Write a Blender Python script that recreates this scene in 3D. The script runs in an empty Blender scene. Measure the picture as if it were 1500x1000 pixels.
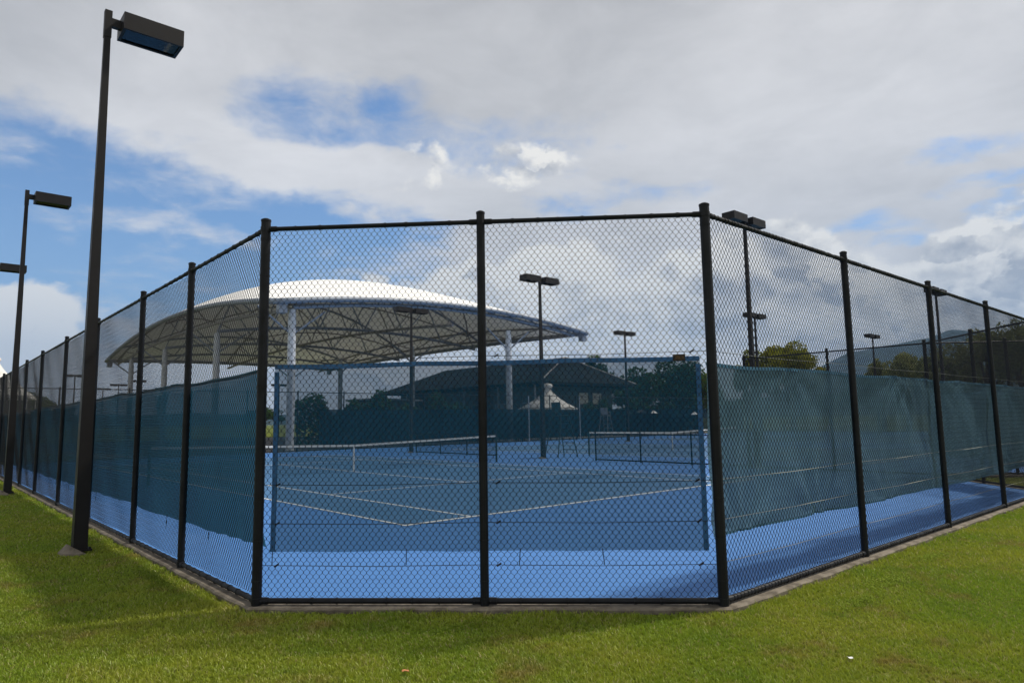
import bpy, math, random
import numpy as np
C = bpy.context.scene
COL = C.collection
rad = math.radians
rnd = random.Random(7)

# ------------------------------------------------------------------ camera
PITCH, ROLL = 0.1148, -0.0164
cp, sp = math.cos(PITCH), math.sin(PITCH)
cr, sr = math.cos(ROLL), math.sin(ROLL)
FW = np.array([0, cp, sp]); UP0 = np.array([0, -sp, cp]); RT0 = np.array([1.0, 0, 0])
RT = cr*RT0 + sr*UP0; UP = -sr*RT0 + cr*UP0
cam = bpy.data.cameras.new('camera'); cam_o = bpy.data.objects.new('camera', cam); COL.objects.link(cam_o)
from mathutils import Matrix, Vector
cam_o.matrix_world = Matrix(((RT[0], UP[0], -FW[0], 0), (RT[1], UP[1], -FW[1], 0), (RT[2], UP[2], -FW[2], 1.7), (0, 0, 0, 1)))
cam.sensor_width = 36; cam.lens = 24; cam.clip_end = 20000; cam.clip_start = 0.05
C.camera = cam_o
C.render.resolution_x = 1024; C.render.resolution_y = 682

# ------------------------------------------------------------------ light
SUN_EL = rad(53); SUN_AZ = math.atan2(0.93, 0.36)          # clockwise from +Y
sun = bpy.data.lights.new('sun', 'SUN'); sun.energy = 4.2; sun.angle = rad(3.5); sun.color = (1.0, 0.93, 0.82)
sun_o = bpy.data.objects.new('sun', sun); COL.objects.link(sun_o)
tosun = Vector((math.sin(SUN_AZ)*math.cos(SUN_EL), math.cos(SUN_AZ)*math.cos(SUN_EL), math.sin(SUN_EL)))
sun_o.rotation_euler = tosun.to_track_quat('Z', 'Y').to_euler(); sun_o.location = tosun*50

C.view_settings.view_transform = 'Standard'; C.view_settings.look = 'None'
C.view_settings.exposure = 0.15; C.view_settings.gamma = 1.0

class NT:
    """small helper to write node maths"""
    def __init__(s, nt): s.nt = nt; s.n = nt.nodes; s.l = nt.links
    def put(s, sock, v):
        if isinstance(v, bpy.types.NodeSocket): s.l.new(v, sock)
        elif v is not None:
            if hasattr(sock, 'default_value'):
                if sock.type == 'RGBA' and not isinstance(v, (int, float)) and len(v) == 3: v = (*v, 1)
                sock.default_value = v
    def m(s, op, a, b=None, c=None, clamp=False):
        x = s.n.new('ShaderNodeMath'); x.operation = op; x.use_clamp = clamp
        for i, v in enumerate((a, b, c)):
            if v is not None: s.put(x.inputs[i], v)
        return x.outputs[0]
    def v(s, op, a, b=None):
        x = s.n.new('ShaderNodeVectorMath'); x.operation = op
        s.put(x.inputs[0], a)
        if b is not None: s.put(x.inputs[3 if op == 'SCALE' else 1], b)
        return x.outputs[0]
    def comb(s, x, y, z=0.0):
        n = s.n.new('ShaderNodeCombineXYZ'); s.put(n.inputs[0], x); s.put(n.inputs[1], y); s.put(n.inputs[2], z); return n.outputs[0]
    def sep(s, v):
        n = s.n.new('ShaderNodeSeparateXYZ'); s.put(n.inputs[0], v); return n.outputs
    def noise(s, vec, scale, detail=4, rough=0.5, dist=0.0, lac=2.0, w=None):
        n = s.n.new('ShaderNodeTexNoise'); s.put(n.inputs['Vector'], vec)
        n.inputs['Scale'].default_value = scale; n.inputs['Detail'].default_value = detail
        n.inputs['Roughness'].default_value = rough; n.inputs['Distortion'].default_value = dist; n.inputs['Lacunarity'].default_value = lac
        return n.outputs[0]
    def ss(s, x, lo, hi, a=0.0, b=1.0, kind='SMOOTHSTEP'):
        n = s.n.new('ShaderNodeMapRange'); n.interpolation_type = kind; s.put(n.inputs[0], x)
        for i, q in enumerate((lo, hi, a, b)): s.put(n.inputs[i+1], q)
        return n.outputs[0]
    def mix(s, f, a, b):
        n = s.n.new('ShaderNodeMix'); n.data_type = 'RGBA'; n.clamp_factor = True
        s.put(n.inputs[0], f); s.put(n.inputs[6], a); s.put(n.inputs[7], b); return n.outputs[2]
    def new(s, t, **k):
        n = s.n.new(t)
        for q, w in k.items():
            s.put(n.inputs[q.replace('_', ' ')], w)
        return n

def px_dir(x, y):
    """world azimuth / elevation seen at a photo pixel (used only to note where clouds stand in the sky)"""
    d = (x-750)/1000*RT - (y-500)/1000*UP + FW
    d = d/np.linalg.norm(d)
    return math.atan2(d[0], d[1]), math.asin(d[2])

def build_world():
    w = bpy.data.worlds.new('World'); C.world = w; w.use_nodes = True
    nt = w.node_tree; nt.nodes.clear(); s = NT(nt)
    out = nt.nodes.new('ShaderNodeOutputWorld'); bg = nt.nodes.new('ShaderNodeBackground')
    nt.links.new(bg.outputs[0], out.inputs[0])
    sky = nt.nodes.new('ShaderNodeTexSky'); sky.sky_type = 'NISHITA'; sky.sun_disc = False
    sky.sun_elevation = SUN_EL; sky.sun_rotation = SUN_AZ; sky.air_density = 1.0; sky.dust_density = 0.6; sky.ozone_density = 1.6
    tc = nt.nodes.new('ShaderNodeTexCoord')
    d = s.v('NORMALIZE', tc.outputs['Generated']); x, y, z = s.sep(d)
    az = s.m('ARCTAN2', x, y); el = s.m('ARCSINE', z)
    ae = s.comb(az, s.m('MULTIPLY', el, 1.35))
    # sheet cloud seen in perspective from below
    zz = s.m('ADD', s.m('MAXIMUM', z, 0.0), 0.16)
    pl = s.comb(s.m('DIVIDE', x, zz), s.m('DIVIDE', y, zz))
    n1 = s.noise(pl, 1.1, 6, 0.55); n2 = s.noise(s.v('ADD', pl, (7.3, 2.1, 0)), 2.6, 6, 0.6)
    nw1 = s.noise(ae, 4.0, 5, 0.55); nw2 = s.noise(s.v('ADD', ae, (5.1, 9.2, 1.0)), 4.0, 5, 0.55)
    wa = s.m('ADD', az, s.m('MULTIPLY', s.m('SUBTRACT', nw1, 0.5), 0.28))
    we = s.m('ADD', el, s.m('MULTIPLY', s.m('SUBTRACT', nw2, 0.5), 0.12))
    def blobs(lst, A, E):
        res = None
        for (px, py, rx, ry, k) in lst:
            a0, e0 = px_dir(px, py)
            ra, re = rx/1000*math.cos(a0)**2, ry/1000*math.cos(a0)**1
            q1 = s.m('DIVIDE', s.m('SUBTRACT', A, a0), ra); q2 = s.m('DIVIDE', s.m('SUBTRACT', E, e0), re)
            g = s.m('SUBTRACT', k, s.m('MULTIPLY', s.m('ADD', s.m('MULTIPLY', q1, q1), s.m('MULTIPLY', q2, q2)), k if k > 0 else 1))
            g = s.m('MAXIMUM', g, -1.0)
            res = g if res is None else s.m('MAXIMUM', res, g)
        return res
    B = blobs([(120, 335, 400, 150, 1.0), (430, 350, 270, 90, 1.0), (520, 180, 170, 56, 0.38), (620, 200, 230, 48, 0.40),
               (1290, 328, 110, 26, 0.55), (1495, 330, 45, 45, 0.7), (60, 230, 200, 50, 0.6), (1395, 214, 40, 14, 0.15), (1470, 265, 60, 12, .15),
               (880, 285, 110, 22, 0.3), (320, 400, 330, 120, 0.9), (-500, 330, 400, 160, 0.8)], wa, we)
    Wt = blobs([(470, 245, 250, 40, 1.0), (200, 333, 260, 24, 0.6), (620, 290, 220, 36, 0.9), (30, 215, 120, 20, .4)], wa, we)
    cov = s.m('ADD', s.m('MULTIPLY', B, -1.35), s.m('MULTIPLY', s.m('SUBTRACT', n1, 0.5), 2.6))
    cov = s.m('ADD', cov, s.m('MULTIPLY', s.m('SUBTRACT', n2, 0.5), 1.9))
    n3 = s.noise(s.v('ADD', pl, (1.3, 5.1, 2)), 7.0, 7, 0.62, 0.4)
    cov = s.m('ADD', cov, s.m('MULTIPLY', s.m('SUBTRACT', n3, 0.5), 1.5))
    cov = s.m('ADD', cov, 0.24)
    cov = s.m('ADD', cov, s.m('MULTIPLY', s.m('MAXIMUM', Wt, 0.0), 0.95))
    A1 = s.ss(cov, -0.85, 0.45)
    # sheet brightness
    nb = s.noise(s.v('ADD', pl, (3.0, 1.0, 4.0)), 0.9, 5, 0.5); nb2 = s.noise(s.v('ADD', pl, (1.0, 8.0, 4.0)), 3.0, 8, 0.62, 0.3)
    top = s.ss(el, 0.15, 0.62, 0.74, 0.53)
    br = s.m('ADD', top, s.m('MULTIPLY', s.m('SUBTRACT', nb, 0.5), 0.50))
    br = s.m('ADD', br, s.m('MULTIPLY', s.m('SUBTRACT', nb2, 0.5), 0.42))
    sheet = s.mix(1.0, (0, 0, 0), s.comb(s.m('MULTIPLY', br, 1.0), s.m('MULTIPLY', br, 0.98), s.m('MULTIPLY', br, 0.975)))
    # cumulus
    def cum(ae_):
        a = s.noise(ae_, 5.5, 8, 0.55, 0.3); b = s.noise(s.v('ADD', ae_, (3.3, 1.7, 2.0)), 14.0, 6, 0.6, 0.2)
        return s.m('ADD', s.m('MULTIPLY', a, 0.7), s.m('MULTIPLY', b, 0.3))
    f0 = cum(ae); f1 = cum(s.v('ADD', ae, (0.012, 0.022, 0)))
    nc = s.noise(s.v('ADD', ae, (2.0, 2.0, 7.0)), 3.0, 3, 0.5)
    A_ = s.m('ADD', az, s.m('MULTIPLY', s.m('SUBTRACT', nw2, 0.5), 0.10))
    E_ = s.m('ADD', el, s.m('MULTIPLY', s.m('SUBTRACT', nw1, 0.5), 0.06))
    G = blobs([(45, 520, 110, 100, 1.0), (-120, 560, 220, 150, 1.0), (1450, 425, 150, 125, 1.0), (1280, 440, 190, 80, 1.0), (950, 470, 260, 120, 1.0),
               (700, 480, 190, 110, 1.0), (1130, 430, 160, 110, 1.0), (850, 400, 130, 60, 0.8), (545, 410, 42, 16, 0.7),
               (640, 250, 60, 34, 0.22), (765, 246, 75, 26, 0.25), (1800, 420, 300, 190, 1.0), (700, 560, 900, 60, .7)], A_, E_)
    D = s.m('ADD', G, s.m('MULTIPLY', s.m('SUBTRACT', f0, 0.5), 3.6))
    A2 = s.ss(D, 0.05, 0.34)
    sh = s.m('ADD', 0.5, s.m('MULTIPLY', s.m('SUBTRACT', f0, f1), 8.0))
    edge = s.ss(D, 0.1, 1.0, 0.42, -0.14)
    sh = s.m('ADD', sh, edge)
    sh = s.m('ADD', sh, s.m('MULTIPLY', s.m('SUBTRACT', nc, 0.5), 1.1))
    nz = s.noise(s.v('ADD', ae, (6.0, 3.0, 1.0)), 4.2, 8, 0.55, 0.25)
    rim = s.m('MULTIPLY', s.ss(nz, 0.485, 0.505), s.ss(nz, 0.505, 0.66, 1.0, 0.0))
    sh = s.m('ADD', sh, s.m('MULTIPLY', s.m('SUBTRACT', rim, 0.3), 0.65))
    # clouds away from the sun are lit from the front, those towards it are darker
    sh = s.m('ADD', sh, s.ss(az, -0.6, -0.3, 0.75, 0.08), clamp=True)
    cumc = s.mix(sh, (0.42, 0.425, 0.45), (0.95, 0.91, 0.84))
    low = s.ss(el, 0.0, 0.13, 0.75, 0.0)
    cumc = s.mix(low, cumc, (0.74, 0.75, 0.76))
    skyc = s.v('MULTIPLY', sky.outputs[0], (0.080, 0.108, 0.135))
    hz = s.ss(el, 0.0, 0.34, 0.6, 0.0)
    skyc = s.mix(hz, skyc, (0.26, 0.45, 0.74))
    c1 = s.mix(A1, skyc, sheet); c2 = s.mix(A2, c1, cumc)
    g = s.ss(z, -0.02, 0.0); c3 = s.mix(g, (0.10, 0.12, 0.08), c2)
    nt.links.new(c3, bg.inputs[0]); bg.inputs[1].default_value = 1.0
build_world()

# ------------------------------------------------------------------ helpers
ANG = 0.7222
DR = np.array([math.cos(ANG), math.sin(ANG)]); DL = np.array([-math.sin(ANG), math.cos(ANG)])
R0 = np.array([1.8349, 6.2648])
def W(u, v): p = R0 + u*DR + v*DL; return float(p[0]), float(p[1])
G0 = 0.04       # top of court slab and kerb

class MB:
    def __init__(s): s.V = []; s.F = []; s.n = 0; s.mi = []
    def add(s, V, F, mi=0):
        V = np.asarray(V, float).reshape(-1, 3)
        for f in F: s.F.append([i + s.n for i in f]); s.mi.append(mi)
        s.V.append(V); s.n += len(V)
    def box(s, c, sz, rz=0.0, mi=0, ry=0.0, rx=0.0):
        x, y, z = [q/2 for q in sz]
        V = np.array([[-x,-y,-z],[x,-y,-z],[x,y,-z],[-x,y,-z],[-x,-y,z],[x,-y,z],[x,y,z],[-x,y,z]])
        M = np.array((Matrix.Rotation(rz, 3, 'Z') @ Matrix.Rotation(ry, 3, 'Y') @ Matrix.Rotation(rx, 3, 'X')))
        s.add(V @ M.T + np.array(c), [(0,3,2,1),(4,5,6,7),(0,1,5,4),(1,2,6,5),(2,3,7,6),(3,0,4,7)], mi)
    def tube(s, pts, r, n=8, cap=True, mi=0, rot=0.0):
        pts = [np.array(p, float) for p in pts]
        rr = r if hasattr(r, '__len__') else [r]*len(pts)
        V = []; prev = None
        for i, p in enumerate(pts):
            t = pts[min(i+1, len(pts)-1)] - pts[max(i-1, 0)]; t = t/np.linalg.norm(t)
            ref = np.array([0, 0, 1.0]) if abs(t[2]) < 0.9 else np.array([1.0, 0, 0])
            a = np.cross(ref, t); a /= np.linalg.norm(a)
            if prev is not None:
                a = prev - t*np.dot(prev, t); a /= np.linalg.norm(a)
            prev = a; b = np.cross(t, a)
            for k in range(n):
                th = 2*math.pi*k/n + rot; V.append(p + rr[i]*(math.cos(th)*a + math.sin(th)*b))
        F = [(i*n+k, i*n+(k+1) % n, (i+1)*n+(k+1) % n, (i+1)*n+k) for i in range(len(pts)-1) for k in range(n)]
        if cap: F += [tuple(range(n))[::-1], tuple(range((len(pts)-1)*n, len(pts)*n))]
        s.add(V, F, mi)
    def grid(s, P, mi=0):       # P: (a,b,3)
        a, b = P.shape[:2]
        s.add(P.reshape(-1, 3), [(i*b+j, i*b+j+1, (i+1)*b+j+1, (i+1)*b+j) for i in range(a-1) for j in range(b-1)], mi)
    def build(s, name, mats, parent=None, smooth=False, loc=None, rz=0.0):
        me = bpy.data.meshes.new(name)
        me.from_pydata(np.concatenate(s.V).tolist(), [], s.F)
        if not isinstance(mats, (list, tuple)): mats = [mats]
        for m_ in mats: me.materials.append(m_)
        if len(mats) > 1: me.polygons.foreach_set('material_index', s.mi)
        if smooth: me.polygons.foreach_set('use_smooth', [True]*len(me.polygons))
        me.update()
        o = bpy.data.objects.new(name, me); COL.objects.link(o)
        if parent: o.parent = parent
        if loc is not None: o.location = loc
        o.rotation_euler = (0, 0, rz)
        return o

def fastmesh(name, V, F, mat, smooth=False, attr=None):
    """V (n,3), F (m,k) numpy, every face with k corners"""
    me = bpy.data.meshes.new(name); k = F.shape[1]
    me.vertices.add(len(V)); me.vertices.foreach_set('co', V.astype(np.float32).ravel())
    me.loops.add(F.size); me.loops.foreach_set('vertex_index', F.astype(np.int32).ravel())
    me.polygons.add(len(F)); me.polygons.foreach_set('loop_start', np.arange(0, F.size, k, dtype=np.int32))
    me.polygons.foreach_set('loop_total', np.full(len(F), k, dtype=np.int32))
    if smooth: me.polygons.foreach_set('use_smooth', np.ones(len(F), dtype=bool))
    me.update(calc_edges=True)
    if attr is not None:
        at = me.attributes.new('vary', 'FLOAT', 'POINT'); at.data.foreach_set('value', attr.astype(np.float32))
    me.materials.append(mat)
    return me

def tag(o, label=None, cat=None, group=None, kind=None):
    if label: o['label'] = label
    if cat: o['category'] = cat
    if group: o['group'] = group
    if kind: o['kind'] = kind
    return o
def empty(name, loc, rz=0.0, **k):
    o = bpy.data.objects.new(name, None); COL.objects.link(o); o.location = loc; o.rotation_euler = (0, 0, rz)
    o.empty_display_size = 0.2
    return tag(o, **k)
def copy_tree(o, loc=None, rz=None, label=None, parent=None):
    c = o.copy(); COL.objects.link(c)
    if parent: c.parent = parent
    for ch in list(o.children): copy_tree(ch, parent=c)
    if loc is not None: c.location = loc
    if rz is not None: c.rotation_euler = (0, 0, rz)
    if label: c['label'] = label
    return c

# ------------------------------------------------------------------ materials
def pmat(name, col, rough=0.6, metal=0.0, vary=0.0, vscale=3.0, bump=0.0, bscale=60.0, spec=None, col2=None, detail=5):
    m = bpy.data.materials.new(name); m.use_nodes = True; s = NT(m.node_tree)
    b = m.node_tree.nodes['Principled BSDF']; b.inputs['Roughness'].default_value = rough; b.inputs['Metallic'].default_value = metal
    if spec is not None: b.inputs['Specular IOR Level'].default_value = spec
    tc = m.node_tree.nodes.new('ShaderNodeTexCoord')
    if vary or col2:
        n = s.noise(tc.outputs['Object'], vscale, detail, 0.6)
        c2 = col2 if col2 else tuple(c*(1-vary) for c in col)
        f = s.ss(n, 0.32, 0.68)
        s.put(b.inputs['Base Color'], s.mix(f, col, c2))
        s.put(b.inputs['Roughness'], s.ss(n, 0.3, 0.7, max(rough-0.08, 0.05), min(rough+0.1, 1)))
    else: b.inputs['Base Color'].default_value = (*col, 1)
    if bump:
        bm = m.node_tree.nodes.new('ShaderNodeBump'); bm.inputs['Strength'].default_value = bump; bm.inputs['Distance'].default_value = 0.01
        s.put(bm.inputs['Height'], s.noise(tc.outputs['Object'], bscale, 4, 0.6)); s.put(b.inputs['Normal'], bm.outputs[0])
    return m
BLACK = pmat('black_powder_coat', (0.009, 0.010, 0.013), 0.5, vary=0.4, vscale=6, spec=0.22)
WIRE = pmat('black_vinyl_wire', (0.007, 0.008, 0.012), 0.5, spec=0.3)
BROWN = pmat('bronze_paint', (0.013, 0.011, 0.011), 0.5, vary=0.25, vscale=3, spec=0.25)
CONC = pmat('concrete', (0.20, 0.17, 0.13), 0.9, col2=(0.09, 0.075, 0.055), vscale=7, bump=0.5, bscale=90)
STEELW = pmat('white_painted_steel', (0.50, 0.53, 0.57), 0.5, vary=0.15)
STEELB = pmat('blue_grey_steel', (0.24, 0.28, 0.34), 0.5, vary=0.15)
BROWNST = pmat('dull_steel', (0.27, 0.26, 0.255), 0.6, vary=0.2)
WHITE = pmat('white_tape', (0.78, 0.78, 0.76), 0.7, vary=0.1, vscale=12)
LINE = pmat('line_paint', (0.82, 0.84, 0.84), 0.75, vary=0.18, vscale=9)
GALV = pmat('galvanised_wire', (0.42, 0.42, 0.38), 0.5, metal=0.3)
HEM = pmat('blue_hem', (0.040, 0.160, 0.40), 0.75, vary=0.25, vscale=5)
HEML = pmat('pale_blue_hem', (0.08, 0.24, 0.40), 0.75, vary=0.3, vscale=8)
LITE = pmat('lamp_reflector', (0.55, 0.57, 0.58), 0.35)
GREENP = pmat('dark_green_paint', (0.015, 0.04, 0.035), 0.5)
BEIGE = pmat('sand_path', (0.165, 0.16, 0.155), 0.9, vary=0.3, vscale=2)
TAN = pmat('metal_roof', (0.016, 0.018, 0.019), 0.9, vary=0.25, vscale=1.0, spec=0.05)
WALLC = pmat('rendered_wall', (0.07, 0.075, 0.07), 0.85, vary=0.15, vscale=1)
DARKW = pmat('dark_glazing', (0.02, 0.025, 0.03), 0.15)
BARK = pmat('bark', (0.10, 0.075, 0.05), 0.9, vary=0.4, vscale=8)

def acrylic(name, c1, c2, c3):
    m = bpy.data.materials.new(name); m.use_nodes = True; s = NT(m.node_tree); b = m.node_tree.nodes['Principled BSDF']
    tc = m.node_tree.nodes.new('ShaderNodeTexCoord').outputs['Object']
    n1 = s.noise(tc, 0.35, 5, 0.6); n2 = s.noise(tc, 3.0, 6, 0.65); n3 = s.noise(tc, 180.0, 2, 0.5)
    c = s.mix(s.ss(n1, 0.35, 0.65), c1, c2); c = s.mix(s.m('MULTIPLY', s.ss(n2, 0.50, 0.72), 0.7), c, c3)
    c = s.mix(s.m('MULTIPLY', s.ss(n3, 0.4, 0.7), 0.12), c, tuple(q*0.6 for q in c3))
    n4 = s.noise(s.v('MULTIPLY', tc, (1.0, 5.0, 1.0)), 4.0, 6, 0.7)
    c = s.mix(s.m('MULTIPLY', s.ss(n4, 0.60, 0.72), 0.30), c, (0.16, 0.26, 0.45))
    n5 = s.noise(tc, 17.0, 2, 0.5)
    c = s.mix(s.m('MULTIPLY', s.ss(n5, 0.70, 0.74), 0.5), c, (0.05, 0.09, 0.16))
    s.put(b.inputs['Base Color'], c); b.inputs['Roughness'].default_value = 0.72; b.inputs['Specular IOR Level'].default_value = 0.3
    bm = m.node_tree.nodes.new('ShaderNodeBump'); bm.inputs['Strength'].default_value = 0.25; bm.inputs['Distance'].default_value = 0.003
    s.put(bm.inputs['Height'], n3); s.put(b.inputs['Normal'], bm.outputs[0])
    return m
APRON = acrylic('blue_acrylic', (0.054, 0.178, 0.46), (0.064, 0.195, 0.48), (0.048, 0.155, 0.40))
COURT = acrylic('teal_acrylic', (0.048, 0.145, 0.300), (0.056, 0.155, 0.315), (0.042, 0.125, 0.26))

def fabric(name, col, open_, transl=0.35, col2=None):
    """knitted shade cloth: part cloth, part holes"""
    m = bpy.data.materials.new(name); m.use_nodes = True; nt = m.node_tree; s = NT(nt); nt.nodes.clear()
    out = nt.nodes.new('ShaderNodeOutputMaterial'); tr = nt.nodes.new('ShaderNodeBsdfTransparent')
    di = nt.nodes.new('ShaderNodeBsdfDiffuse'); tl = nt.nodes.new('ShaderNodeBsdfTranslucent')
    tc = nt.nodes.new('ShaderNodeTexCoord').outputs['Object']
    n = s.noise(tc, 1.3, 6, 0.6); n2 = s.noise(s.v('MULTIPLY', tc, (14, 14, 2.0)), 3.0, 3, 0.6)
    c = s.mix(s.ss(n, 0.3, 0.7), col, col2 or tuple(q*0.75 for q in col))
    c = s.mix(s.m('MULTIPLY', s.ss(n2, 0.45, 0.75), 0.3), c, tuple(min(1, q*1.5+0.01) for q in col))
    s.put(di.inputs[0], c); s.put(tl.inputs[0], c)
    m1 = nt.nodes.new('ShaderNodeMixShader'); m1.inputs[0].default_value = transl
    nt.links.new(di.outputs[0], m1.inputs[1]); nt.links.new(tl.outputs[0], m1.inputs[2])
    m2 = nt.nodes.new('ShaderNodeMixShader')
    s.put(m2.inputs[0], s.m('ADD', open_, s.m('MULTIPLY', s.m('SUBTRACT', n, 0.5), 0.12)))
    nt.links.new(m1.outputs[0], m2.inputs[1]); nt.links.new(tr.outputs[0], m2.inputs[2]); nt.links.new(m2.outputs[0], out.inputs[0])
    return m
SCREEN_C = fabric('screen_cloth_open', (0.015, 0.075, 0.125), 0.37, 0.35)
SCREEN_L = fabric('screen_cloth_shaded', (0.024, 0.105, 0.165), 0.08, 0.45)  # side cloth with the shade on its outer face put into the colour
SCREEN_R = fabric('screen_cloth_sunlit', (0.150, 0.270, 0.330), 0.10, 0.25)  # same side cloth, coloured paler to carry the sun on its outer face
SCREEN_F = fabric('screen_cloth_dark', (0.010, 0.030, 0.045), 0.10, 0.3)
CANOPY = fabric('roof_membrane_cloth', (0.86, 0.86, 0.85), 0.0, 0.04, (0.83, 0.83, 0.82))
def seams():
    nt = CANOPY.node_tree; s = NT(nt); di = [n for n in nt.nodes if n.type == 'BSDF_DIFFUSE'][0]; src = di.inputs[0].links[0].from_socket
    x, y, z = s.sep(nt.nodes.new('ShaderNodeTexCoord').outputs['Object'])
    f = s.m('ABSOLUTE', s.m('SUBTRACT', s.m('FRACT', s.m('DIVIDE', x, 2.3)), 0.5))
    g = s.m('ABSOLUTE', s.m('SUBTRACT', s.m('FRACT', s.m('DIVIDE', y, 14.2)), 0.5))
    k = s.m('MAXIMUM', s.ss(f, 0.015, 0.03, 0.5, 0.0), s.ss(g, 0.004, 0.008, 0.5, 0.0))
    s.put(di.inputs[0], s.mix(k, src, (0.45, 0.44, 0.42)))
seams()

def leafmat(name, c1, c2, c3):
    m = bpy.data.materials.new(name); m.use_nodes = True; nt = m.node_tree; s = NT(nt); nt.nodes.clear()
    out = nt.nodes.new('ShaderNodeOutputMaterial')
    at = nt.nodes.new('ShaderNodeAttribute'); at.attribute_name = 'vary'
    tc = nt.nodes.new('ShaderNodeTexCoord').outputs['Object']
    n = s.noise(tc, 0.8, 3, 0.5)
    c = s.mix(at.outputs['Fac'], c1, c2); c = s.mix(s.m('MULTIPLY', s.ss(n, 0.45, 0.65), 0.6), c, c3)
    di = nt.nodes.new('ShaderNodeBsdfDiffuse'); tl = nt.nodes.new('ShaderNodeBsdfTranslucent'); s.put(di.inputs[0], c); s.put(tl.inputs[0], c)
    mx = nt.nodes.new('ShaderNodeMixShader'); mx.inputs[0].default_value = 0.35
    nt.links.new(di.outputs[0], mx.inputs[1]); nt.links.new(tl.outputs[0], mx.inputs[2]); nt.links.new(mx.outputs[0], out.inputs[0])
    return m
LEAF_D = leafmat('dark_leaves', (0.040, 0.078, 0.022), (0.07, 0.12, 0.03), (0.03, 0.06, 0.018))
LEAF_Y = leafmat('yellow_green_leaves', (0.16, 0.175, 0.022), (0.26, 0.235, 0.03), (0.11, 0.14, 0.022))
LEAF_G = leafmat('olive_leaves', (0.17, 0.19, 0.08), (0.27, 0.28, 0.12), (0.12, 0.14, 0.06))

# ground and grass share one colour field so that soil, thatch and blades agree
def lawn_colour(s, pos, k=1.0):
    n1 = s.noise(pos, 0.55, 5, 0.6); n2 = s.noise(s.v('ADD', pos, (9, 4, 0)), 2.6, 5, 0.65); n3 = s.noise(s.v('ADD', pos, (2, 7, 0)), 1.2, 5, 0.7)
    c = s.mix(s.ss(n1, 0.35, 0.65), (0.235*k, 0.335*k, 0.022*k), (0.340*k, 0.380*k, 0.036*k))
    c = s.mix(s.m('MULTIPLY', s.ss(n2, 0.45, 0.75), 0.55), c, (0.145*k, 0.250*k, 0.018*k))
    c = s.mix(s.m('MULTIPLY', s.ss(n3, 0.53, 0.70), 0.6), c, (0.34*k, 0.22*k, 0.080*k))
    return c
def ground_mat():
    m = bpy.data.materials.new('lawn_soil'); m.use_nodes = True; s = NT(m.node_tree); b = m.node_tree.nodes['Principled BSDF']
    p = m.node_tree.nodes.new('ShaderNodeNewGeometry').outputs['Position']
    c = lawn_colour(s, p, 0.40); n = s.noise(p, 60, 4, 0.7)
    c = s.mix(s.m('MULTIPLY', s.ss(n, 0.4, 0.65), 0.5), c, (0.05, 0.05, 0.018))
    s.put(b.inputs['Base Color'], c); b.inputs['Roughness'].default_value = 0.95; b.inputs['Specular IOR Level'].default_value = 0.1
    bm = m.node_tree.nodes.new('ShaderNodeBump'); bm.inputs['Strength'].default_value = 0.8; bm.inputs['Distance'].default_value = 0.02
    s.put(bm.inputs['Height'], n); s.put(b.inputs['Normal'], bm.outputs[0])
    return m
SOIL = ground_mat()
def blade_mat():
    m = bpy.data.materials.new('grass_blades'); m.use_nodes = True; nt = m.node_tree; s = NT(nt); nt.nodes.clear()
    out = nt.nodes.new('ShaderNodeOutputMaterial')
    p = nt.nodes.new('ShaderNodeNewGeometry').outputs['Position']
    at = nt.nodes.new('ShaderNodeAttribute'); at.attribute_name = 'vary'; f = at.outputs['Fac']
    c = lawn_colour(s, p, 1.0)
    c = s.mix(s.ss(f, 0.80, 0.9), c, (0.46, 0.40, 0.17))
    c = s.mix(s.ss(f, 0.25, 0.0, 0.0, 0.6), c, (0.07, 0.15, 0.015))
    di = nt.nodes.new('ShaderNodeBsdfDiffuse'); tl = nt.nodes.new('ShaderNodeBsdfTranslucent'); gl = nt.nodes.new('ShaderNodeBsdfGlossy')
    gl.inputs['Roughness'].default_value = 0.45
    s.put(di.inputs[0], c); s.put(tl.inputs[0], c)
    mx = nt.nodes.new('ShaderNodeMixShader'); mx.inputs[0].default_value = 0.35
    nt.links.new(di.outputs[0], mx.inputs[1]); nt.links.new(tl.outputs[0], mx.inputs[2])
    m2 = nt.nodes.new('ShaderNodeMixShader'); m2.inputs[0].default_value = 0.03
    nt.links.new(mx.outputs[0], m2.inputs[1]); nt.links.new(gl.outputs[0], m2.inputs[2]); nt.links.new(m2.outputs[0], out.inputs[0])
    return m
BLADE = blade_mat()
HILLM = bpy.data.materials.new('forest_hill'); HILLM.use_nodes = True
_s = NT(HILLM.node_tree); _p = HILLM.node_tree.nodes.new('ShaderNodeNewGeometry').outputs['Position']
_s.put(HILLM.node_tree.nodes['Principled BSDF'].inputs['Base Color'], _s.mix(_s.ss(_s.noise(_p, 0.02, 6, 0.65), 0.4, 0.6), (0.016, 0.030, 0.018), (0.030, 0.046, 0.024)))
HILLM.node_tree.nodes['Principled BSDF'].inputs['Roughness'].default_value = 1.0
HILLM.node_tree.nodes['Principled BSDF'].inputs['Specular IOR Level'].default_value = 0.0

# ------------------------------------------------------------------ setting
def sheet(name, poly, z, mat, **k):
    m = MB(); m.add([(*p, z) for p in poly], [tuple(range(len(poly)))]); o = m.build(name, mat); tag(o, **k); return o
def uvpoly(l): return [W(*q) for q in l]
gm = MB()
gx = np.array([-9000, -2000, -400, -100, 100, 400, 2000, 9000.0]); gy = np.array([-3000, -400, -60, 60, 300, 1000, 3000, 9000.0])
gm.grid(np.array([[(x, y, -0.002) for x in gx] for y in gy]))
tag(gm.build('ground', SOIL), 'mown grass ground running to the horizon', kind='structure')

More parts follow.
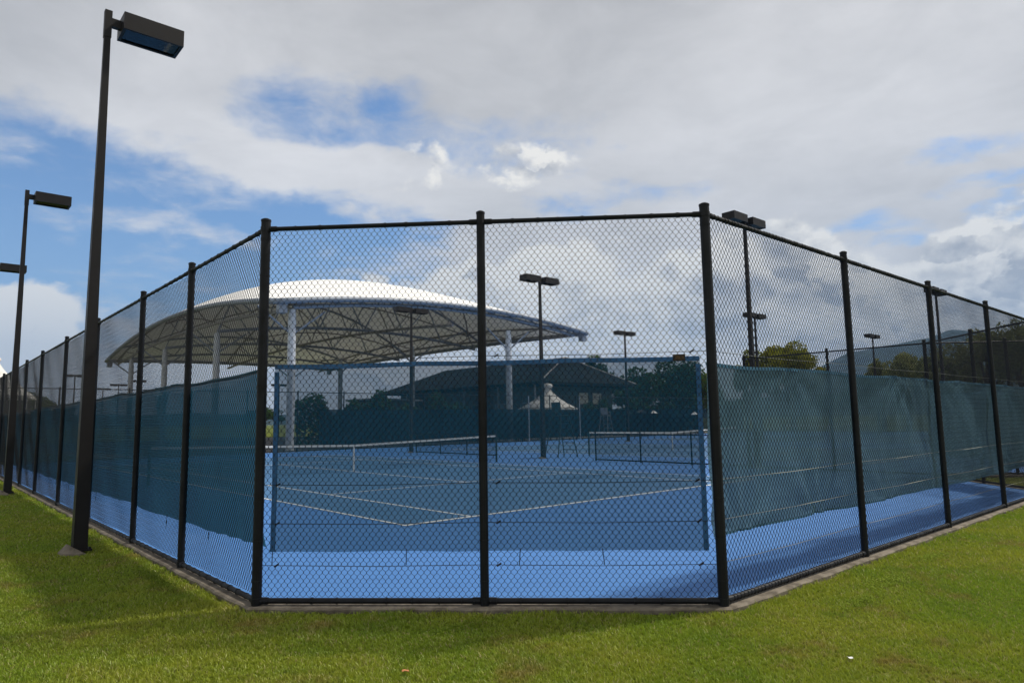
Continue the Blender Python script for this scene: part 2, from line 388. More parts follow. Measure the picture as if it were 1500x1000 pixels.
slab_uv = [(-3, 3), (0, 0), (12.2, 0), (15.2, 3), (18.2, 0), (64, 0), (64, 36.2), (-3, 36.2)]
def slab(name, uv, z0, z1, mat, label):
    m = MB(); p = uvpoly(uv); n = len(p)
    m.add([(*q, z0) for q in p] + [(*q, z1) for q in p], [tuple(range(n, 2*n))] + [(i, (i+1) % n, n+(i+1) % n, n+i) for i in range(n)])
    return tag(m.build(name, mat), label, kind='structure')
slab('court_apron', slab_uv, -0.05, G0, APRON, 'bright blue acrylic court surround')
# kerb strip under the fence: outward offset polygon ring
def offset_ring(name, path, w_in, w_out, z0, z1, mat, label):
    P = [np.array(W(*q)) for q in path]; L = []; Rr = []
    for i, p in enumerate(P):
        d1 = P[i]-P[i-1] if i > 0 else P[1]-P[0]; d2 = P[i+1]-P[i] if i < len(P)-1 else d1
        n1 = np.array([d1[1], -d1[0]])/np.linalg.norm(d1); n2 = np.array([d2[1], -d2[0]])/np.linalg.norm(d2)
        n = n1+n2; n = n/np.linalg.norm(n); k = 1/max(np.dot(n, n1), .3)
        L.append(p - n*w_in*k); Rr.append(p + n*w_out*k)
    m = MB()
    sub = []
    for i in range(len(P)-1):
        cnt = max(1, int(np.linalg.norm(P[i+1]-P[i])/0.12))
        for j in range(cnt + (1 if i == len(P)-2 else 0)):
            t = j/cnt; sub.append((L[i]*(1-t)+L[i+1]*t, Rr[i]*(1-t)+Rr[i+1]*t))
    rr = random.Random(3)
    V = []
    for a, b in sub:
        j = 0.010*math.sin(len(V)*.11)+0.006*math.sin(len(V)*.37)+rr.uniform(-0.001, 0.001); e = (b-a)/np.linalg.norm(b-a); bb = b+e*j
        V += [(*a, z0), (*a, z1), (*(bb-e*0.02), z1), (*bb, z1-0.014+rr.uniform(-.001, .001)), (*bb, z0)]
    F = []
    for i in range(len(sub)-1):
        for k in range(4): F.append((i*5+k, i*5+k+1, (i+1)*5+k+1, (i+1)*5+k))
    m.add(V, [f[::-1] for f in F])
    return tag(m.build(name, mat), label, kind='structure')
offset_ring('kerb', [(-3, 37), (-3, 3), (0, 0), (12.2, 0), (15.2, 3)], 0.10, 0.105, -0.06, G0+0.006, CONC, 'weathered concrete kerb under the chain-link fence')
offset_ring('kerb', [(15.2, 3), (18.2, 0), (40, 0)], 0.10, 0.14, -0.06, G0+0.012, CONC, 'concrete kerb of the farther court corner')

slab('footpath', [(2, 36.6), (64, 36.6), (64, 84), (2, 84)], -0.05, 0.02, BEIGE, 'sandy paved area behind the courts')

CX = [6.06, 24.4, 42.75]
def court(u0, k):
    v0 = 6.1
    u1, u2 = u0-5.485, u0+5.485; v1 = v0+23.77
    sheet('court_surface', uvpoly([(u1, v0), (u2, v0), (u2, v1), (u1, v1)]), G0+0.004, COURT, label='grey-blue playing surface of a tennis court', kind='structure')
    def ln(a, b, c, d): 
        m.add([(*W(a, b), G0+.008), (*W(c, b), G0+.008), (*W(c, d), G0+.008), (*W(a, d), G0+.008)], [(0, 1, 2, 3)])
    m = MB(); w = 0.058
    ln(u1, v0, u2, v0+0.10); ln(u1, v1-0.10, u2, v1)
    ln(u1, v0+.10, u1+w, v1-.10); ln(u2-w, v0+.10, u2, v1-.10)
    s1, s2 = u1+1.37, u2-1.37
    ln(s1, v0+.10, s1+w, v1-.10); ln(s2-w, v0+.10, s2, v1-.10)
    ln(s1+w, v0+5.485, s2-w, v0+5.485+w); ln(s1+w, v1-5.485-w, s2-w, v1-5.485)
    ln(u0-w/2, v0+5.485+w, u0+w/2, v1-5.485-w)
    tag(m.build('court_lines', LINE), 'white painted lines of a tennis court', kind='structure')
for k, u0 in enumerate(CX): court(u0, k)

# hills
def hills():
    rng = np.random.RandomState(4)
    prof = [(-900, 606), (300, 607), (900, 601), (1150, 580), (1195, 548), (1240, 520), (1290, 509), (1340, 498), (1365, 493), (1392, 482), (1415, 483), (1450, 492), (1520, 470), (1700, 440), (2100, 470), (2600, 560)]
    D = 2600.0
    xs = []; zs = []
    for (px, py) in prof:
        d = (px-750)/1000*RT - (py-500)/1000*UP + FW; xs.append(d[0]/d[1]*D); zs.append(d[2]/d[1]*D + 1.7)
    X = np.linspace(min(xs), max(xs), 420); Z = np.interp(X, xs, zs)
    nz = sum(rng.uniform(3, 9)/k*np.sin(X/(260/k)+rng.uniform(0, 6)) for k in range(1, 16))
    Z = np.maximum(Z + nz*0.5, 2)
    P = []
    for j, (dy, f) in enumerate([(-900, 0.0), (-700, .25), (-480, .5), (-260, .75), (-110, .92), (0, 1.0), (150, .85), (500, .3), (800, 0)]):
        wob = 40*np.sin(X/150.0+j)*f*(1-f)*3
        P.append(np.stack([X, D+dy+wob*2, Z*f + wob*.6 - (3 if f == 0 else 0)], 1))
    m = MB(); m.grid(np.array(P)[:, ::1]); tag(m.build('hills', HILLM, smooth=True), 'forested blue mountain ridge on the horizon', kind='structure')
hills()

# ------------------------------------------------------------------ grass
def make_grass():
    rng = np.random.RandomState(11)
    N = 2200000
    # sample in polar wedge around the photographer, denser near
    n = 1300000
    d = 3.3*np.exp(rng.uniform(0, math.log(26/3.3), n)); a = rng.uniform(-0.86, 0.86, n)
    x = d*np.tan(a); y = d
    cell = 0.045; ix = np.floor(x/cell).astype(np.int64); iy = np.floor(y/cell).astype(np.int64)
    def hsh(k): 
        q = np.sin(ix*12.9898+iy*78.233+k*37.719)*43758.5453; return q-np.floor(q)
    hx, hy, tv = hsh(1), hsh(2), hsh(3)
    cl = rng.rand(n) < .6
    x = np.where(cl, (ix+hx)*cell+rng.normal(0, .008, n), x); y = np.where(cl, (iy+hy)*cell+rng.normal(0, .008, n), y)
    uv = (np.stack([x, y], 1)-R0)
    u = uv@DR; v = uv@DL
    # outside the slab and the kerb
    dist = np.minimum(np.minimum(u+3, v), (u+v)/math.sqrt(2))    # inside when all > 0
    e = 0.035*np.sin(x*9.0)+0.03*np.sin(y*13+x*5)+0.02*np.sin(x*31)
    out = (dist < -0.10 + e*1.2)
    tuft = dist > -0.24
    keep = out & ((u < 12.6) | (v < -0.1)) & ((u+v) < 60)
    x, y, u, v, tuft, d, tv = [q[keep] for q in (x, y, u, v, tuft, d, tv)]
    n = len(x)
    patch = np.sin(x*2.1+1.3*np.sin(y*1.7))*np.sin(y*2.6+1.1*np.sin(x*1.9))
    h = rng.uniform(0.012, 0.030, n)*(1+0.25*patch)*(.8+.4*tv)
    h = np.where(tuft, h*rng.uniform(1.0, 1.7, n), h)
    w = rng.uniform(0.0016, 0.0030, n)*np.clip(d/5.0, 1, 3.5)
    th = rng.uniform(0, 2*math.pi, n); ln = rng.uniform(0.25, 1.3, n)*h; td = rng.uniform(0, 2*math.pi, n)
    bx, by = np.cos(th)*w, np.sin(th)*w; lx, ly = np.cos(td)*ln, np.sin(td)*ln
    V = np.empty((n, 5, 3))
    V[:, 0] = np.stack([x-bx, y-by, np.zeros(n)-0.003], 1); V[:, 1] = np.stack([x+bx, y+by, np.zeros(n)-0.003], 1)
    V[:, 2] = np.stack([x+bx*.8+lx*.4, y+by*.8+ly*.4, h*.6], 1); V[:, 3] = np.stack([x-bx*.8+lx*.4, y-by*.8+ly*.4, h*.6], 1)
    V[:, 4] = np.stack([x+lx, y+ly, h], 1)
    b = np.arange(n)*5
    F = np.concatenate([np.stack([b, b+1, b+2], 1), np.stack([b, b+2, b+3], 1), np.stack([b+3, b+2, b+4], 1)])
    vary = np.repeat(.4*tv+.6*rng.uniform(0, 1, n), 5)
    me = fastmesh('grass', V.reshape(-1, 3), F, BLADE, attr=vary)
    o = bpy.data.objects.new('grass', me); COL.objects.link(o)
    tag(o, 'short patchy olive green lawn outside the fence', 'grass', kind='stuff')
    print('blades', n)
make_grass()

WEEDM = leafmat('weed_leaves', (0.15, 0.22, 0.025), (0.24, 0.30, 0.05), (0.12, 0.18, 0.02))
def weeds():
    rng = np.random.RandomState(5); V = []; A = []
    for (cu, cv, ru, rv, n) in [(2.0, -0.62, 0.55, 0.16, 500), (1.15, -0.75, 0.5, 0.12, 300), (-3.5, 8.6, .14, 1.2, 500), (-3.35, 4.9, .1, .9, 600), (3.6, -.5, .5, .12, 260), (-1.9, 1.2, .4, .14, 200)]:
        for _ in range(n):
            du, dv = rng.normal(0, .45, 2); x, y = W(cu+du*ru, cv+dv*rv)
            t = rng.uniform(0, 6.28); l = rng.uniform(.012, .028); w_ = l*.38; z = rng.uniform(.018, .05)
            c, s_ = math.cos(t), math.sin(t)
            V.append([(x, y, z*.6), (x+c*l*.5-s_*w_, y+s_*l*.5+c*w_, z), (x+c*l, y+s_*l, z*.9), (x+c*l*.5+s_*w_, y+s_*l*.5-c*w_, z)]); A += [rng.rand()]*4
    V = np.array(V).reshape(-1, 3); F = np.arange(len(V)).reshape(-1, 4)
    o = bpy.data.objects.new('weeds', fastmesh('weeds', V, F, WEEDM, attr=np.array(A))); COL.objects.link(o)
    tag(o, 'low clover weeds growing in the lawn beside the kerb', 'weeds', kind='stuff')
weeds()

# ------------------------------------------------------------------ chain-link fence
FH = 3.60     # rail height
def link_mesh(width, height, fine=True, r=0.0026, pw=0.030, ph=0.0385):
    """woven zig-zag pickets, local x along the run, z up from 0"""
    nx = max(2, int(round(width/pw))); nz = max(2, int(round(height/ph))); dx = width/nx; dz = height/nz
    zz = []; xx = []; yy = []
    for j in range(nz+1):
        side = j % 2
        if fine:
            k = dz*0.16
            for q in (-k, k):
                zq = j*dz+q
                if 0 <= zq <= height: zz.append(zq); xx.append(side); yy.append(0.0026*(1 if side else -1) + (0.0016 if q > 0 else -0.0016))
        else: zz.append(j*dz); xx.append(side); yy.append(0.0026*(1 if side else -1))
    zz, xx, yy = map(np.array, (zz, xx, yy)); m = len(zz)
    Vs = []; Fs = []
    ns = 3
    ring = [(math.cos(2*math.pi*k/ns+.5)*r, math.sin(2*math.pi*k/ns+.5)*r) for k in range(ns)]
    for i in range(nx):
        s_ = xx if i % 2 == 0 else 1-xx
        px = (i + s_)*dx
        yi = yy*(1 if i % 2 == 0 else -1)
        P = np.empty((m, ns, 3))
        for k, (a, b) in enumerate(ring): P[:, k, 0] = px+a*1.35; P[:, k, 1] = yi+b; P[:, k, 2] = zz
        Vs.append(P.reshape(-1, 3))
    V = np.concatenate(Vs)
    k1, k2 = rnd.uniform(0, 6), rnd.uniform(0, 6)
    bul = np.sin(np.clip(V[:, 0]/width, 0, 1)*math.pi)
    V[:, 1] += bul*(.010*np.sin(V[:, 2]*2.3+k1)+.007*np.sin(V[:, 0]*3.1+V[:, 2]*4+k2))
    V[:, 2] += bul*.006*np.sin(V[:, 0]*2.2+k1)*np.sin(V[:, 2]*1.9+k2)
    V[:, 0] += .004*np.sin(V[:, 2]*5+k2)*bul
    base = np.arange(m-1)[:, None]*ns + np.arange(ns)[None, :]; nxt = np.arange(m-1)[:, None]*ns + ((np.arange(ns)+1) % ns)[None, :]
    f = np.stack([base, nxt, nxt+ns, base+ns], -1).reshape(-1, 4)
    F = (f[None] + (np.arange(nx)*m*ns)[:, None, None]).reshape(-1, 4)
    return V, F

def fence_run(name, p0, p1, posts, ends, label, group, wires=(2.31, 1.13, 0.77, 0.39), fine_to=99, lacing=False, top=FH, wiremat=None, post_r=0.040, link=True, r=0.0026, wire_side=0.05, cat='fence', mesh_off=0.045, pw=.03, ph=.0385):
    """posts: distances along the run; ends: (bool,bool) whether the end posts belong to this run"""
    a = np.array(W(*p0)); b = np.array(W(*p1)); L = np.linalg.norm(b-a); rz = math.atan2(b[1]-a[1], b[0]-a[0])
    root = empty(name, (a[0], a[1], G0), rz, label=label, cat=cat, group=group)
    H = top - G0
    for i, s_ in enumerate(posts):
        if (i == 0 and not ends[0]) or (i == len(posts)-1 and not ends[1]): continue
        corner = i in (0, len(posts)-1)
        rr = post_r*(1.15 if corner else 1.0); m = MB()
        m.tube([(s_, 0, -0.06), (s_, 0, H+0.085)], rr, 14, cap=False)
        m.tube([(s_, 0, H+0.080), (s_, 0, H+0.096), (s_, 0, H+0.108)], [rr+.004, rr+.003, rr*.55], 14)
        zz = 0.22
        while zz < H-.1 and s_ < fine_to: m.tube([(s_, 0, zz-.006), (s_, 0, zz+.006)], rr+.0035, 12); zz += 0.36
        for zq in (0.05, H): m.tube([(s_, 0, zq-.022), (s_, 0, zq+.022)], rr+.005, 14)
        m.build('post', BLACK, root, smooth=False)
    for nm, zq in (('top_rail', H), ('bottom_rail', 0.045)):
        if nm == 'bottom_rail' and top < 1.5: zq = 0.06
        m = MB(); rr = 0.022 if nm == 'top_rail' else 0.026
        for s0, s1 in zip(posts[:-1], posts[1:]):
            m.tube([(s0+.03, 0, zq), (s1-.03, 0, zq)], rr, 10)
            if s0 < fine_to:
                step = 0.062 if lacing else 0.22
                q = s0+.09
                while q < s1-.06:
                    tl = rnd.uniform(-.01, .01)
                    m.tube([(q-tl, 0, zq), (q+.007+tl, 0.001, zq)], rr+.0055, 8); q += step*rnd.uniform(.85, 1.15)
                for e in (s0+.075, s1-.075):
                    m.tube([(e-.035, 0, zq), (e+.035, 0, zq)], rr+.006, 10)
                    m.tube([(e-.02, -rr-.018, zq), (e-.02, rr+.018, zq)], .006, 6)
        m.build(nm, BLACK, root)
    if link:
        for s0, s1 in zip(posts[:-1], posts[1:]):
            V, F = link_mesh(s1-s0, H-.05, s0 < fine_to, r=r, pw=pw, ph=ph); V = V + np.array([s0, mesh_off, 0.055])
            o = bpy.data.objects.new('mesh_panel', fastmesh('mesh_panel', V, F, WIRE)); COL.objects.link(o); o.parent = root
    for zq in wires:
        m = MB(); pts = []
        for s0, s1 in zip(posts[:-1], posts[1:]):
            for t in (0, .5): pts.append((s0+(s1-s0)*t, mesh_off+.010, zq-G0-(.012 if t else 0)))
        pts.append((posts[-1], mesh_off+.010, zq-G0)); m.tube(pts, 0.0028, 5)
        m.build('tension_wire', wiremat or WIRE, root)
        if len(posts) == 3 and fine_to > 0:
            for e in (posts[0]+.16, posts[1]+.13, posts[2]-.17):
                m = MB(); m.tube([(e-.02, mesh_off+.004, zq-G0-.012), (e+.02, mesh_off+.012, zq-G0+.014)], .008, 6); m.build('wire_tie', WIRE, root)
    return root
# runs are walked so that local +y points into the court
vL = [3+s for s in (0, 2.346, 4.678, 7.95, 11.268, 14.9, 18.05, 21.3, 24.5, 27.7, 30.9, 33.3)]
Lrun = list(reversed([36.3-v for v in vL] ))
posts_left = sorted([36.3-v for v in vL] + [0.0])
fg = 'black chain-link fences around the courts'
# left run from far end to the near corner
fence_run('chain_link_fence', (-3, 36.3), (-3, 3), posts_left, (True, False), 'long black chain-link fence running away on the left behind the two tall lamps', fg, fine_to=99, wires=(2.31, .77, .39))
c3 = 3*math.sqrt(2)
fence_run('chain_link_fence', (-3, 3), (0, 0), [0, c3*.4995, c3], (True, True), 'short black chain-link fence across the cut corner, facing the viewer', fg, wires=(2.31, 1.13, 0.77, 0.39))
fence_run('chain_link_fence', (0, 0), (12.1, 0), [0, 3.037, 6.005, 8.956, 12.1], (False, True), 'black chain-link fence running away on the right with laced rails', fg, lacing=True, wiremat=GALV, wires=(2.31, 1.13, .77, .39))
fence_run('chain_link_fence', (12.1, 0), (15.2, 3), [0, 2.15, 4.31], (False, True), 'black chain-link fence across the far right cut corner', fg, fine_to=0)
fence_run('chain_link_fence', (15.2, 3), (18.2, 0), [0, 2.12, 4.24], (False, True), 'chain-link fence corner of the neighbouring court, behind the right fence', fg, fine_to=0)
fence_run('chain_link_fence', (15.2, 3), (15.2, 8.4), [0, 2.65, 5.4], (False, True), 'high chain-link partition between the two near courts, seen above the right windscreen', fg, fine_to=0, wires=(2.3,))
far_posts = [0.0]
while far_posts[-1] < 66: far_posts.append(far_posts[-1]+3.05)
fence_run('chain_link_fence', (64, 36.3), (-2.9, 36.3), far_posts[:23], (True, False), 'far chain-link fence at the back of the courts, before the white canopy', fg, fine_to=0, wires=(), r=.003, pw=.06, ph=.077, wiremat=None)

# low dividers
dg = 'low mesh dividers between the courts'
fence_run('court_divider', (15.2, 15.07), (15.2, 8.35), [0, 2.24, 4.48, 6.72], (True, True), 'low black mesh divider between courts, nearer of two, right of the lamp post', dg, wires=(), fine_to=0, top=1.08, post_r=.028, cat='divider', mesh_off=.03)
fence_run('court_divider', (15.2, 28.0), (15.2, 21.3), [0, 2.24, 4.48, 6.72], (True, True), 'low black mesh divider between courts, farther one behind the first net', dg, wires=(), fine_to=0, top=1.08, post_r=.028, cat='divider', mesh_off=.03)

# ------------------------------------------------------------------ windscreens
def windscreen(p0, p1, s0, s1, z0, z1, mat, hemmat, label, seed, hem=0.05, sidehem=True, amp=0.02, sag=0.02, ties=True, off=0.075, dens=20, wave=0.0, hem_bottom=False):
    a = np.array(W(*p0)); b = np.array(W(*p1)); rz = math.atan2(b[1]-a[1], b[0]-a[0])
    root = empty('windscreen', (a[0], a[1], G0), rz, label=label, cat='windscreen', group='shade-cloth windscreens tied inside the fence')
    rng = np.random.RandomState(seed)
    nx = int((s1-s0)*dens)+1; nz = 26 if dens >= 15 else 8
    S = np.linspace(s0, s1, nx); T = np.linspace(0, 1, nz)
    waves = [(rng.uniform(.6, 5), rng.uniform(-1.6, 1.6), rng.uniform(0, 6.28), rng.uniform(.3, 1)) for _ in range(12)]
    fan = [(s0+rng.uniform(0, s1-s0), rng.choice([0, 1]), rng.uniform(.5, 1)) for _ in range(int((s1-s0)*1.0)+1)]
    P = np.zeros((nx, nz, 3))
    ztop = z1 + wave*np.sin(S*2.1+seed) - sag*np.abs(np.sin(S*math.pi/1.5)) ; zbot = z0 + .6*wave*np.sin(S*1.3+seed*2) + .8*sag*np.abs(np.sin(S*math.pi/1.1+1))*.8
    for j, t in enumerate(T):
        z = zbot*(1-t)+ztop*t
        y = np.zeros(nx)
        for (k, sl, ph, am) in waves: y += am*np.sin(k*(S+sl*(t-.5)*1.5)+ph)
        y = y/6*amp
        for (c, side, am) in fan:       # tension folds fanning from a tie
            hh = (t if side else 1-t); r_ = np.hypot((S-c), (1-hh)*1.8)+.05; ang = np.arctan2(S-c, (1-hh)*1.8+.02)
            y += am*amp*.75*np.sin(ang*9)*np.exp(-r_*1.2)
        P[:, j] = np.stack([S, off + y, z - G0], 1)
    m = MB(); m.grid(P); m.build('cloth', mat, root, smooth=True)
    hm = MB()
    def strip(Pa, Pb, inward):   # between outer and inner line
        g = np.array([Pa, Pb]); g[..., 1] -= 0.006; hm.grid(g)
        g2 = g.copy(); g2[..., 1] += 0.012; hm.grid(g2[::-1])
    top_o = P[:, -1].copy(); top_o[:, 2] += .004; top_i = P[:, -1].copy(); top_i[:, 2] -= hem
    strip(top_i, top_o, 0)
    if hem_bottom:
        hm.build('hem', hemmat, root); hm = MB()
        bo = P[:, 0].copy(); bo[:, 2] -= .004; bi = P[:, 0].copy(); bi[:, 2] += hem*.5; strip(bo, bi, 0)
    if sidehem:
        for i, sg in ((0, 1), (-1, -1)):
            o_ = P[i].copy(); o_[:, 0] -= .004*sg; n_ = P[i].copy(); n_[:, 0] += hem*sg
            o_ = o_[:-1]; n_ = n_[:-1]
            o_[:, 1] -= .001; n_[:, 1] -= .001
            strip(o_, n_, 0)
    hm.build('hem', hemmat, root)
    if ties:
        q = s0+.02
        while q < s1:
            tm = MB()
            i = min(nx-1, int((q-s0)/(s1-s0)*(nx-1))); zb = P[i, 0, 2]; 
            tm.tube([(q, off-.02, .39-G0), (q+rng.uniform(-.02, .02), off-.01, zb+.02)], .004, 5)
            if zb-.39+G0 < .25: tm.build('tie', BLACK, root)
            q += rng.uniform(.75, 1.3)*ties
    return root
windscreen((-3, 3), (0, 0), 0.095, c3-0.095, 0.505, 2.27, SCREEN_C, HEM, 'see-through blue windscreen with bright blue border on the cut corner fence', 1, amp=0.012, sag=.010, sidehem=True, hem=.040)
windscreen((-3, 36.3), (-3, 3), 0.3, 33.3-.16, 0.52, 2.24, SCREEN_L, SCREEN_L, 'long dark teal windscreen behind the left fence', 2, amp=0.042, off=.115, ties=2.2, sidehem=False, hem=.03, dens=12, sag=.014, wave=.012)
RG = [(0.12, 6.08, 'wrinkled teal windscreen panel on the right fence, nearest the corner', 3), (6.0, 9.04, 'teal windscreen panel on the right fence, between second and third bays', 4), (8.96, 12.0, 'teal windscreen panel at the far end of the right fence', 6)]
for (a_, b_, lb, sd) in RG:
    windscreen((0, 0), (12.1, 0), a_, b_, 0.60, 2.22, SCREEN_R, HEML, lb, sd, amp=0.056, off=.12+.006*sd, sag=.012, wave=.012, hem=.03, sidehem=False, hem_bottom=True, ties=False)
windscreen((12.1, 0), (15.2, 3), .15, 4.2, .6, 2.2, SCREEN_R, HEML, 'teal windscreen on the far right cut corner', 8, ties=False, dens=8)
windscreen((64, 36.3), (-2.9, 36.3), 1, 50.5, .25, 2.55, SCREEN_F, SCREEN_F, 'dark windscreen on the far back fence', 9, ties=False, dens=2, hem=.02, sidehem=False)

# warning tag on the corner screen
def warning_tag():
    ra = np.array(W(-3, 3)); rz = math.atan2(W(0, 0)[1]-ra[1], W(0, 0)[0]-ra[0])
    root = empty('warning_sign', (ra[0], ra[1], G0), rz, label='small dark sign with faded orange print at the top right of the corner windscreen', cat='sign')
    x = c3-.095-.19
    m = MB(); m.box((x, .062, 2.215), (.115, .004, .062)); m.build('plate', pmat('sign_black', (.02, .016, .012), .6), root)
    m = MB(); rr = random.Random(2)
    m.box((x, .0585, 2.215), (.085, .002, .044)); m.build('print_panel', pmat('faded_orange', (.12, .07, .012), .6, col2=(.03, .012, .01), vscale=60), root)
warning_tag()

# ------------------------------------------------------------------ lamps
TINT = bpy.data.materials.new('lamp_glass'); TINT.use_nodes = True
_b = TINT.node_tree.nodes['Principled BSDF']; _b.inputs['Base Color'].default_value = (0.03, 0.06, 0.09, 1); _b.inputs['Roughness'].default_value = 0.08; _b.inputs['Specular IOR Level'].default_value = .8
def lamp_head(root, sgn, zt, L=0.83, w=0.46, h=0.26, x0=0.17):
    m = MB(); m.box((sgn*(x0/2+.03), 0, zt-.17), (x0+.0, .075, .13)); m.build('arm', BROWN, root)
    m = MB(); c = sgn*(x0+L/2); z0 = zt-.30
    t = .018
    hd = m
    hd.box((c, 0, z0+h-t/2), (L, w, t)); 
    for yy in (-w/2+t/2, w/2-t/2): hd.box((c, yy, z0+(h-t)/2), (L, t, h-t))
    for xx in (-L/2+t/2, L/2-t/2): hd.box((c+xx, 0, z0+(h-t)/2), (t, w-2*t, h-t))
    hd.box((c, -w/2+t+.012, z0+.010), (L-2*t, .024, .016)); hd.box((c, w/2-t-.012, z0+.010), (L-2*t, .024, .016))
    hd.box((c-(L/2-t-.012), 0, z0+.010), (.024, w-2*t-.048, .016)); hd.box((c+(L/2-t-.012), 0, z0+.010), (.024, w-2*t-.048, .016))
    o = m.build('lamp_head', BROWN, root)
    g = MB(); g.box((c, 0, z0+.024), (L-2*t-.01, w-2*t-.01, .006)); g.build('glass', GLASS, o)
    g = MB()
    X = np.linspace(-L/2+.16, L/2-.06, 8)
    P = np.array([[(c+x, yy, z0+.12+.09*(1-(yy/.2)**2)) for yy in np.linspace(-.2, .2, 7)] for x in X]); g.grid(P)
    g.tube([(c+L*.22, -.16, z0+.09), (c+L*.22+.03, 0, z0+.075), (c+L*.22, .16, z0+.09)], .02, 8)
    g.build('reflector', LITE, o)
GLASS = bpy.data.materials.new('clear_lamp_glass'); GLASS.use_nodes = True
def _glass():
    nt = GLASS.node_tree; nt.nodes.clear(); s = NT(nt); out = nt.nodes.new('ShaderNodeOutputMaterial')
    tr = nt.nodes.new('ShaderNodeBsdfTransparent'); tr.inputs[0].default_value = (.20, .27, .33, 1)
    gl = nt.nodes.new('ShaderNodeBsdfGlossy'); gl.inputs['Roughness'].default_value = .05; gl.inputs[0].default_value = (.5, .5, .45, 1)
    mx = nt.nodes.new('ShaderNodeMixShader'); mx.inputs[0].default_value = .12
    nt.links.new(tr.outputs[0], mx.inputs[1]); nt.links.new(gl.outputs[0], mx.inputs[2]); nt.links.new(mx.outputs[0], out.inputs[0])
_glass()
def lamp(u, v, H, double, label, r0=.122, r1=.050, group='court floodlights on square poles'):
    x, y = W(u, v); root = empty('court_floodlight', (x, y, 0), ANG, label=label, cat='floodlight', group=group)
    m = MB(); m.tube([(0, 0, .03), (0, 0, H-.42)], [r0, r1*1.15], 4, rot=math.pi/4)
    m.tube([(0, 0, H-.42), (0, 0, H)], [r1*1.35, r1*1.35], 4, rot=math.pi/4)
    m.build('pole', BROWN, root)
    m = MB(); m.box((0, 0, .045), (.27, .27, .02))
    for a in (-1, 1):
        for b in (-1, 1): m.tube([(a*.11, b*.11, .05), (a*.11, b*.11, .085)], .013, 6)
    m.build('base_plate', BROWN, root)
    m = MB(); m.tube([(0, 0, -.08), (0, 0, .018), (.01, 0, .034)], [.27, .24, .19], 11); m.build('footing', CONC, root)
    lamp_head(root, 1, H)
    if double: lamp_head(root, -1, H)
    return root
lamp(-3.66, 7.63, 7.87, False, 'tall single floodlight nearest on the left, standing in the lawn')
lamp(-3.48, 18.75, 8.15, False, 'second single floodlight farther along the left fence')
lamp(-3.45, 28.6, 8.0, False, 'third single floodlight on the left edge, partly out of frame')
for (u, v, lb) in [(15.2, 18.1, 'twin floodlight standing between the courts beside the first net'), (15.2, 28.5, 'twin floodlight standing before the white canopy'),
                   (15.2, 8.1, 'largest twin floodlight, rising above the right fence'), (33.5, 18.0, 'smaller twin floodlight behind the large one on the right'),
                   (33.5, 28.3, 'slim twin floodlight above the corner windscreen, right of the canopy tip'), (33.5, 8.0, 'twin floodlight rising behind the third bay of the right fence'),
                   (51.8, 18.1, 'smallest twin floodlight on the right, before the mountain')]:
    lamp(u, v, 8.4 if v < 9 and u < 20 else 8.05, True, lb, r0=.12, r1=.055)
# distant ones seen above the left windscreen
def at(px, py, D):
    d = (px-750)/1000*RT - (py-500)/1000*UP + FW; t = D/d[1]; return d[0]*t, D, 1.7+d[2]*t
for (px, py, D, lb) in [(151, 568, 100, 'distant twin floodlight above the left windscreen, leftmost of three'), (174, 562, 92, 'distant twin floodlight above the left windscreen, middle of three'),
                        (201, 556, 84, 'distant twin floodlight above the left windscreen, rightmost of three'), (110, 548, 74, 'distant twin floodlight left of the nearest tall pole'),
                        (409, 562, 88, 'distant twin floodlight left of the near canopy column')]:
    x, y, z = at(px, py, D); uv = (np.array([x, y])-R0); lamp(float(uv@DR), float(uv@DL), z, True, lb, r0=.12, r1=.06)

# ------------------------------------------------------------------ nets
def net(u0, label):
    v = 6.1+11.885; x, y = W(u0, v)
    root = empty('tennis_net', (x, y, G0), ANG, label=label, cat='tennis net', group='tennis nets')
    hw = 6.40
    def top(s_): return .914 + (1.07-.914)*(abs(s_)/hw)**1.0
    for sg in (-1, 1):
        m = MB(); m.tube([(sg*hw, 0, 0), (sg*hw, 0, 1.08)], .04, 10); m.tube([(sg*hw, 0, 1.07), (sg*hw, 0, 1.10)], .047, 10)
        m.tube([(sg*hw, .04, .6), (sg*(hw), .10, .6)], .02, 6); m.build('net_post', GREENP, root)
    m = MB(); n = 40
    P = np.array([[(s_, yy, top(s_)+zz) for (yy, zz) in ((-.012, -.065), (-.012, 0), (.012, 0), (.012, -.065))] for s_ in np.linspace(-hw+.04, hw-.04, n)])
    m.grid(P); m.build('tape', WHITE, root)
    m = MB(); k = int(2*hw/.055)
    for i in range(k+1):
        s_ = -hw+.05+i*(2*hw-.1)/k; t = top(s_)-.05; m.add([(s_-.0022, 0, .03), (s_+.0022, 0, .03), (s_+.0022, 0, t), (s_-.0022, 0, t)], [(0, 1, 2, 3)])
    for j in range(17):
        f = j/16; Q = np.array([[(s_, .001, .03+(top(s_)-.08)*f-.0022+q) for q in (0, .0044)] for s_ in np.linspace(-hw+.05, hw-.05, 30)]); m.grid(Q)
    m.build('netting', WIRE, root)
    m = MB(); m.box((0, 0, .457), (.05, .03, .90)); m.build('centre_strap', WHITE, root)
    return root
net(CX[0], 'nearest tennis net with white tape, left of the middle fence post')
net(CX[1], 'tennis net on the second court behind the low divider')
net(CX[2], 'farthest tennis net on the third court')

